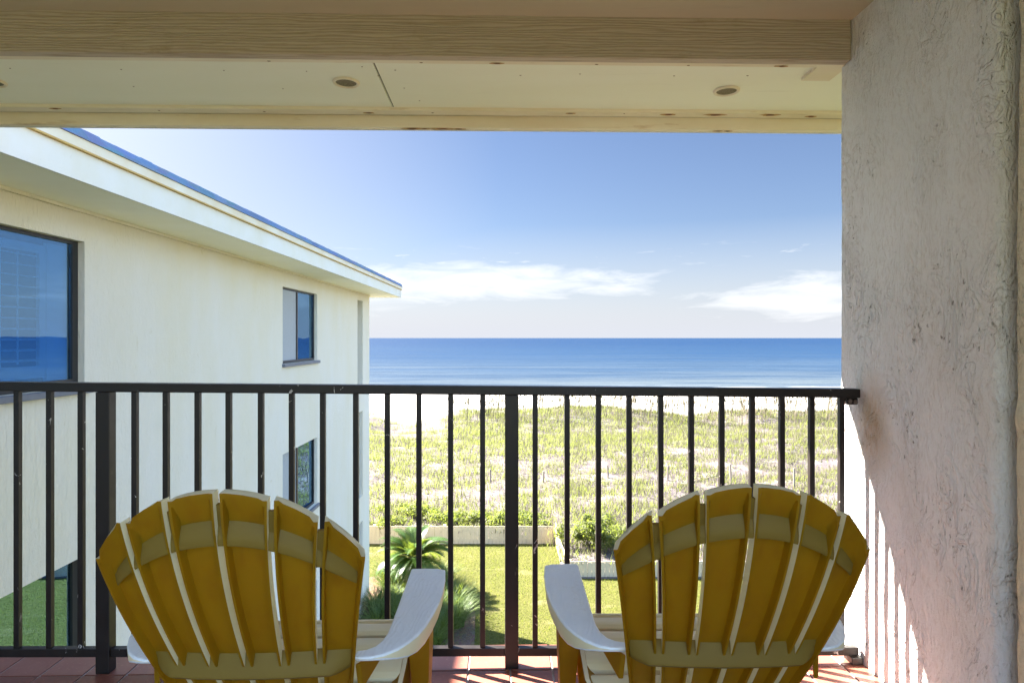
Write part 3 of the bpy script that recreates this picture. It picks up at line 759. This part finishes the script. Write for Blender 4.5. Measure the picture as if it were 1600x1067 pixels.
for y0, y1, z0, z1, kind in wins:
    gx = HX-.07; fw = .045 if kind == 'small' else .07
    f = MB()
    f.box(gx-.03, gx+.012, y0+.001, y0+fw, z0+.001, z1-.001); f.box(gx-.03, gx+.012, y1-fw, y1-.001, z0+.001, z1-.001)
    f.box(gx-.03, gx+.012, y0+fw, y1-fw, z0+.001, z0+.001+fw); f.box(gx-.03, gx+.012, y0+fw, y1-fw, z1-.03, z1-.001)
    if kind == 'small':
        ym = y0+(y1-y0)*.47; f.box(gx-.025, gx+.016, ym-.03, ym+.03, z0+fw+.001, z1-.031)
    wf = f.xf(W).build('window', M['frame'], hb)
    ya = y0+fw+.0005; yb = y1-fw-.0005
    MB().box(gx-.012, gx-.008, ya, yb, z0+fw, z1-.03).xf(W).build('pane', M['glass'], wf)
    if kind == 'small':
        MB().box(gx-.003, gx+.0, ya, ym-.031, z0+fw+.003, z1-.033).xf(W).build('insect_screen', M['screen'], wf)
    MB().box(HX-.06, HX+.05, y0-.03, y1+.05, z0-.055, z0-.002).xf(W).build('sill', M['sill'], wf, bevel=.004)
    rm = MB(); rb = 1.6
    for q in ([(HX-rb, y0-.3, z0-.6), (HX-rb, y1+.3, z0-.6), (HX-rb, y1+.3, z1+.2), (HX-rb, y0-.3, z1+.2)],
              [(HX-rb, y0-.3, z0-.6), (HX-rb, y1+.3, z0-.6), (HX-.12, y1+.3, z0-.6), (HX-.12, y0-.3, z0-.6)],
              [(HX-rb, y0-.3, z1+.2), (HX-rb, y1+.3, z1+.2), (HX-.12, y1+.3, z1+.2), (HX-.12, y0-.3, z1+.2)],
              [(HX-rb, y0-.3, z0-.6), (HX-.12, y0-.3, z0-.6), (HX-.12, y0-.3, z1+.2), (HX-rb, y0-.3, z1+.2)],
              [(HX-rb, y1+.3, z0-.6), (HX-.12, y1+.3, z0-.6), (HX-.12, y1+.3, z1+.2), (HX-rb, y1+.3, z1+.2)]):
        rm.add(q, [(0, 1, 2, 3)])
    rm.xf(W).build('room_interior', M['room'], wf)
    if kind == 'big' and z0 > -1 and y1 > 1:
        sh = MB(); x0 = gx-.055
        for (a, b) in ((4.82, 5.36), (4.25, 4.79), (3.68, 4.22)):
            zb_, zt_ = z0+.10, z1-.08
            sh.box(x0-.03, x0, a, a+.07, zb_, zt_); sh.box(x0-.03, x0, b-.07, b, zb_, zt_)
            sh.box(x0-.03, x0, a+.07, b-.07, zb_, zb_+.10); sh.box(x0-.03, x0, a+.07, b-.07, zt_-.07, zt_)
            k = zb_+.10+.045
            while k < zt_-.08:
                sh.hexa([(x0-.045, a+.07, k+.006), (x0+.02, a+.07, k-.004), (x0+.02, b-.07, k-.004), (x0-.045, b-.07, k+.006)],
                        [(x0-.045, a+.07, k+.012), (x0+.02, a+.07, k+.004), (x0+.02, b-.07, k+.004), (x0-.045, b-.07, k+.012)])
                k += .085
            sh.cyl((x0+.022, (a*.62+b*.38), zb_+.12), (x0+.022, (a*.62+b*.38), zt_-.09), .007, n=6)
        sh.box(x0-.03, x0, 5.37, 5.62, z0+.05, z1-.05)
        sh.xf(W).build('shutter', M['shutter'], wf)
for k, (a, b, c, d) in enumerate(slots):
    r = MB(); yy = a+.30; zt_ = c+.18+1.05
    r.cyl((HX-.10, yy, c+.02), (HX-.10, yy, zt_), .02, n=8); r.cyl((HX-.10, yy, zt_), (HX-.9, yy, zt_), .022, n=8)
    r.cyl((HX-.10, yy, c+.12), (HX-.9, yy, c+.12), .02, n=8)
    for j in range(1, 7): r.cyl((HX-.10-.12*j, yy, c+.12), (HX-.10-.12*j, yy, zt_), .009, n=6)
    r.xf(W).build('balcony_rail', M['rail'], hb)
tag(hb, 'cream stucco apartment building with blue grey roof edge on the left', 'building')

# ------------------------------------------------------------------ fences
def picket(name, p0, p1, h, label, zb=-7.0):
    v = Vector((p1[0]-p0[0], p1[1]-p0[1], 0)); L = v.length; d = v/L; nn = Vector((-d.y, d.x, 0))
    root = empty(name, W(p0[0], p0[1], zb))
    pan = MB(); s = 0
    while s < L-.02:
        wd = min(.128, L-s); dz = rnd.uniform(-.012, .012); off = rnd.uniform(-.004, .004)
        a = Vector((p0[0], p0[1], 0))+d*s+nn*off; b = a+d*(wd-.007); th = nn*.018
        top = zb+h+dz
        pan.hexa([W(*(q.x, q.y, zb-.02)) for q in (a, b, b+th, a+th)], [W(*(q.x, q.y, top)) for q in (a, b, b+th, a+th)])
        s += .128
    pan.build('picket_panel', M['fence'], root)
    r = MB()
    for zz in (zb+h*.25, zb+h*.78):
        a = Vector((p0[0], p0[1], 0))+nn*.025; b = Vector((p1[0], p1[1], 0))+nn*.025; t = nn*.04
        r.hexa([W(q.x, q.y, zz-.04) for q in (a, b, b+t, a+t)], [W(q.x, q.y, zz+.04) for q in (a, b, b+t, a+t)])
    r.build('fence_rail', M['fence'], root)
    s = 0
    while s <= L+.01:
        q = Vector((p0[0], p0[1], 0))+d*min(s, L)+nn*.115
        MB().box(q.x-.045, q.x+.045, q.y-.045, q.y+.045, zb-.02, zb+h+.02).xf(W).build('fence_post', M['fence'], root, bevel=.006)
        s += 2.4
    return tag(root, label, 'fence')
picket('wooden_fence', (-9.5, 21.79), (1.42, 21.79), .60, 'low weathered picket fence behind the palm at the far end of the lawn')
picket('wooden_fence', (1.47, 21.75), (1.60, 18.78), .56, 'short side run of picket fence joining the two lawn fences')
picket('wooden_fence', (1.70, 18.72), (16.5, 18.72), .47, 'low pale picket fence in front of the green bush, behind the right chair')

# ------------------------------------------------------------------ vegetation
def quadblade(m_, p, d, h, wd, lean, seg=1, mi=0):
    """a tapering blade: base p, lean direction d (radians)"""
    c, s = math.cos(d), math.sin(d); pr = Vector((-s, c, 0))*wd*.5; out = Vector((c, s, 0))
    pts = []
    for i in range(seg+1):
        t = i/seg
        q = Vector(p)+Vector((0, 0, h*t*(1-.25*lean*t)))+out*(lean*h*t*t)
        if i == seg: pts.append(q)
        else: pts += [q-pr*(1-.55*t), q+pr*(1-.55*t)]
    fs = [(2*i, 2*i+1, 2*i+3, 2*i+2) for i in range(seg-1)]+[(2*seg-2, 2*seg-1, 2*seg)]
    m_.add(pts, fs, mi)
def patch(x, y): return fbm(x*.7, y, 0, .75, 4)*.8+.4*fbm(x, y, 7, 1.7, 2)
def dense_patch(x, y):
    v = patch(x, y)
    if 32 < y < 47: v += .18+.15*math.exp(-((x-5)/6)**2)
    if y < 25.5: v += .5*max(0, min(1, (25.5-y)/2))
    if 27 < y < 31.5: v += .04
    v -= .8*math.exp(-((x+7.2)/2.4)**2)*max(0, min(1, (y-37)/5))
    return v
for name, mt, cnt, thr, hh, lab in (('dune_grass', 'dune_green', 25000, .0, (.16, .42), 1), ('dry_dune_grass', 'dune_dry', 16000, -.06, (.10, .32), 2)):
    g = MB(); done = 0; tries = 0; r2 = random.Random(11*lab)
    while done < cnt and tries < cnt*8:
        tries += 1
        u = r2.random(); y = 19.0+30*u**.85
        x = r2.uniform(-.36*y-2, .62*y+2)
        if y < yf(x)+.25: continue
        v = dense_patch(x, y) if lab == 1 else dense_patch(x+31, y+5)*.8+dense_patch(x, y)*.3
        if v < thr+r2.uniform(-.06, .12): continue
        z = ground_z(x, y)+E-.02; h0 = r2.uniform(*hh)*(1.15 if y > 36 else 1)
        if h0 < .05: continue
        for _ in range(r2.choice((5, 6, 7))):
            quadblade(g, (x+r2.gauss(0, .24), y+r2.gauss(0, .24), z), r2.uniform(0, 6.28), h0*r2.uniform(.6, 1.2), r2.uniform(.014, .032), r2.uniform(.2, .9))
        done += 1
    tag(g.build(name, M[mt]), kind='stuff')
g = MB(); r2 = random.Random(5); done = 0
while done < 1900:
    x = r2.uniform(-5, 31); y = r2.uniform(42.5, 50)
    gap = math.exp(-((x-12.6)/1.1)**2)*.5+math.exp(-((x+6.5)/3)**2)
    if r2.random() < gap or fbm(x, y, 2, .5) < -.28: continue
    z = ground_z(x, y)+E; h = r2.uniform(.75, 1.45); d = r2.uniform(-1.2, 1.2); ln = r2.uniform(.05, .3)
    quadblade(g, (x, y, z-.02), d, h, .030, ln, 3)
    tip = Vector((x, y, z))+Vector((math.cos(d), math.sin(d), 0))*ln*h+Vector((0, 0, h*(1-.25*ln)))
    for k in range(3):
        quadblade(g, tip-Vector((0, 0, .02+.09*k)), d+r2.uniform(-.7, .7), .26, .055, r2.uniform(.15, .5), 2)
    done += 1
tag(g.build('sea_oats', M['oats']), kind='stuff')
g = MB(); r2 = random.Random(3); done = 0
while done < 26000:
    y = 12.5+9.2*r2.random(); x = r2.uniform(-.27*y, .42*y)
    if y > yf(x)-.03 or in_bed(x, y) or x < HX+.1 and y < 17: continue
    quadblade(g, (x, y, -6.997+E), r2.uniform(0, 6.28), r2.uniform(.025, .07), .014, r2.uniform(.2, .9)); done += 1
tag(g.build('lawn_grass', M['turf']), kind='stuff')

def leaf_bush(loc, rx, ry, rz_, n, seed, label, size=.05, mt='bush', group=None):
    r3 = random.Random(seed); root = empty('bush', loc)
    st = MB()
    for k in range(9):
        a = r3.uniform(0, 6.28); q = Vector(loc)
        tip = q+Vector((rx*.7*math.cos(a)*r3.random(), ry*.7*math.sin(a)*r3.random(), rz_*r3.uniform(.6, 1.2)))
        st.cyl(q+Vector((0, 0, -.05)), tip, .014, .004, 5)
    st.build('stem', M['twig'], root)
    cl = [(Vector((r3.gauss(0, .45)*rx, r3.gauss(0, .45)*ry, r3.uniform(.25, .95)*rz_)), r3.uniform(.22, .42)) for _ in range(16)]
    lv = MB()
    for _ in range(n):
        c, rr = r3.choice(cl); v = Vector((r3.gauss(0, 1), r3.gauss(0, 1), r3.gauss(0, .9))).normalized()
        p = Vector(loc)+c+Vector((v.x*rx, v.y*ry, v.z*rz_))*rr*r3.uniform(.55, 1.05)
        if p.z < loc[2]: p.z = loc[2]+.03
        nrm = (v+Vector((r3.gauss(0, .6), r3.gauss(0, .6), r3.gauss(.3, .6)))).normalized(); t = nrm.orthogonal().normalized()
        t = Matrix.Rotation(r3.uniform(0, 6.28), 3, nrm) @ t; b = nrm.cross(t); s = size*r3.uniform(.6, 1.3)
        lv.add([p-t*s, p+b*s*.38, p+t*s, p-b*s*.38], [(0, 1, 2, 3)])
    lv.build('foliage', M[mt], root)
    return tag(root, label, 'bush', group)
leaf_bush(W(2.45, 20.1, -6.66),   .8, .7, .9, 5200, 1, 'large bright green bush rising behind the right hand lawn fence corner', .055)
leaf_bush(W(3.9, 20.9, -6.6), .9, .7, .5, 2000, 2, 'lower yellowish green bush just right of the large bush', .05)
bl = [(-4.3, 22.6, .7, .42, 'small green bush over the fence left of the palm'), (-2.3, 22.9, .9, .42, 'spreading green bush above the fence behind the palm'), (-.75, 22.7, .7, .50, 'round green bush above the fence between palm and railing post'),
      (.45, 22.8, .6, .42, 'green bush above the fence just right of the centre railing post'), (-3.3, 23.6, .8, .5, 'taller green bush behind the fence beside the building corner')]
for i, (x, y, r, h, lab) in enumerate(bl):
    leaf_bush(W(x, y, ground_z(x, y)-.05), r*1.2, .6, h*.85, 2200, 20+i, lab, .05, group='bushes along the back of the fence')

# border grass clumps in the mulch bed
r2 = random.Random(21)
spots = [(-3.35, 17.6, 'darkest border grass clump against the building corner'), (-3.0, 16.9, 'border grass clump left of the palm trunk'), (-2.35, 17.5, 'border grass clump right of the palm trunk'),
         (-1.75, 17.2, 'border grass clump nearest the tip of the mulch bed'), (-3.4, 16.2, 'border grass clump beside the building wall'), (-2.7, 16.0, 'border grass clump in the middle of the bed'),
         (-2.05, 16.3, 'border grass clump in front of the palm'), (-1.55, 16.2, 'border grass clump by the mulch path'), (-3.2, 15.2, 'nearer border grass clump by the wall'),
         (-2.4, 15.1, 'nearer border grass clump half hidden by the left chair arm'), (-1.6, 15.0, 'border grass clump seen under the left chair arm'), (-1.75, 14.2, 'nearest border grass clump above the bottom rail'), (-2.7, 18.2, 'sunlit border grass clump behind the palm trunk'), (-2.0, 18.0, 'sunlit border grass clump at the far edge of the bed'),
         (-3.45, 18.2, 'sunlit border grass clump against the wall corner behind the dark one'), (-3.0, 17.3, 'border grass clump touching the left side of the palm trunk'), (-2.2, 16.9, 'border grass clump in front of the palm to its right'),
         (-3.1, 16.4, 'border grass clump between the wall and the middle of the bed'), (-1.45, 16.75, 'border grass clump on the right edge by the mulch tip'), (-2.9, 15.6, 'border grass clump behind the seat of the left chair'),
         (-1.95, 15.6, 'border grass clump just left of the mulch path'), (-2.3, 14.4, 'border grass clump low beside the left chair leg'), (-1.35, 15.55, 'border grass clump leaning over the mulch path')]
for x, y, lab in spots:
    m_ = MB(); base = W(x, y, -6.99)
    for _ in range(420):
        a = r2.uniform(0, 6.28); rr = r2.random()*.2
        quadblade(m_, (base[0]+rr*math.cos(a), base[1]+rr*math.sin(a), base[2]), a+r2.gauss(0, .5), r2.uniform(.35, .78), .017, r2.uniform(.25, 1.2), 4)
    tag(m_.build('strap_leaf_plant', M['clump'], base=base), lab, 'plant', 'border grass clumps in the mulch bed')

# sago palm
pb = W(-2.72, 17.75, -6.99); pr_ = empty('sago_palm', pb)
m_ = MB(); rings = 14; nseg = 14; TH_ = .92
for j in range(rings+1):
    t = j/rings; r = .13+.02*math.sin(t*40)+.03*(1-t)
    m_.v += [(pb[0]+r*(1+.12*((i+j) % 2))*math.cos(2*math.pi*i/nseg), pb[1]+r*(1+.12*((i+j) % 2))*math.sin(2*math.pi*i/nseg), pb[2]+TH_*t) for i in range(nseg)]
m_.f = [(j*nseg+i, j*nseg+(i+1) % nseg, (j+1)*nseg+(i+1) % nseg, (j+1)*nseg+i) for j in range(rings) for i in range(nseg)]+[tuple(range(rings*nseg, rings*nseg+nseg))]
m_.mi = [0]*len(m_.f); m_.build('trunk', M['trunk'], pr_)
r3 = random.Random(4); m_ = MB(); top = Vector(pb)+Vector((0, 0, TH_-.03))
for k in range(52):
    a = k*2.399; e = math.radians(r3.choice((78, 66, 54, 42, 30, 18))+r3.uniform(-7, 7)); L = r3.uniform(.95, 1.22)
    h = Vector((math.cos(a), math.sin(a), 0)); p = top+h*.06; ang = e; step = L/26; side0 = Vector((-math.sin(a), math.cos(a), 0))
    prev = p.copy()
    for i in range(26):
        t = i/25; ang -= (.03+.045*t)*1.08
        dvec = h*math.cos(ang)+Vector((0, 0, math.sin(ang))); up = dvec.cross(side0)*-1
        if up.z < 0: up = -up
        q = prev+dvec*step
        m_.add([prev-side0*.008, prev+side0*.008, q+side0*.007, q-side0*.007], [(0, 1, 2, 3)])
        if i > 2:
            ll = .20*math.sin(math.pi*min(1, .12+t*.92))**.6+.03
            for sg in (1, -1):
                for o in (0, .33, .66):
                    b0 = prev+(q-prev)*o; tip = b0+side0*sg*ll*.86+dvec*ll*.5+up*ll*.28+Vector((0, 0, -.02*r3.random()))
                    m_.add([b0-dvec*.007, b0+dvec*.007, b0*.35+tip*.65+dvec*.006, tip, b0*.35+tip*.65-dvec*.006], [(0, 1, 2, 3, 4)])
        prev = q
m_.build('crown', M['palm'], pr_)
tag(pr_, 'small sago palm with arching dark green fronds on the lawn bed', 'palm')

# ------------------------------------------------------------------ dune posts and beach stakes
for px, Y, h, lab in ((766, 28.6, .62, 'thin grey post left of the centre railing post, out on the dunes'), (849, 28.4, .5, 'short leaning grey post on the dunes right of the centre post'), (950, 28.0, .55, 'thin paired grey post in the dune grass mid view'),
                      (1043, 28.0, .62, 'grey dune post beside the driftwood line'), (1142, 27.2, .85, 'tallest grey dune post above the right chair'), (1241, 26.8, .85, 'grey post with a thin stick beside it near the stucco wall')):
    x = (px-800)/1000*Y; z = ground_z(x, Y); tl = rnd.uniform(-.05, .05)
    root = empty('wooden_post', W(x, Y, z))
    m_ = MB().cyl(W(x, Y, z-.2), W(x+tl*.5, Y, z+h), .042, .036, 8); m_.build('pole', M['post_wood'], root)
    m_ = MB().cyl(W(x+tl*.5, Y, z+h), W(x+tl*.5, Y, z+h+.02), .036, .015, 8); m_.build('pole_top', M['post_wood'], root)
    tag(root, lab, 'post', 'grey posts in a row across the dunes')
for x, lab in ((-15.5, 'left one of two thin stakes on the white beach'), (-14.85, 'right one of two thin stakes on the white beach')):
    Y = 82; z = ground_z(x, Y)
    m_ = MB().cyl(W(x, Y, z-.1), W(x+.03, Y, z+1.15), .04, .035, 6)
    tag(m_.build('beach_stake', M['post_wood'], base=W(x, Y, z)), lab, 'stake', 'thin stakes on the beach')
m_ = MB(); r2 = random.Random(9)
for i in range(60):
    t = i/60; x = 7.15+2.0*t+r2.gauss(0, .08); y = 26.9+2.0*t+r2.gauss(0, .12); z = ground_z(x, y)
    a = r2.uniform(0, 3.14); L = r2.uniform(.1, .3)
    m_.cyl(W(x, y, z+r2.uniform(0, .12)), W(x+L*math.cos(a), y+L*math.sin(a), z+r2.uniform(.02, .25)), .018, .006, 5)
tag(m_.build('driftwood', M['post_wood']), kind='stuff')

for o in list(scene.objects):
    if '_base' in o: del o['_base']
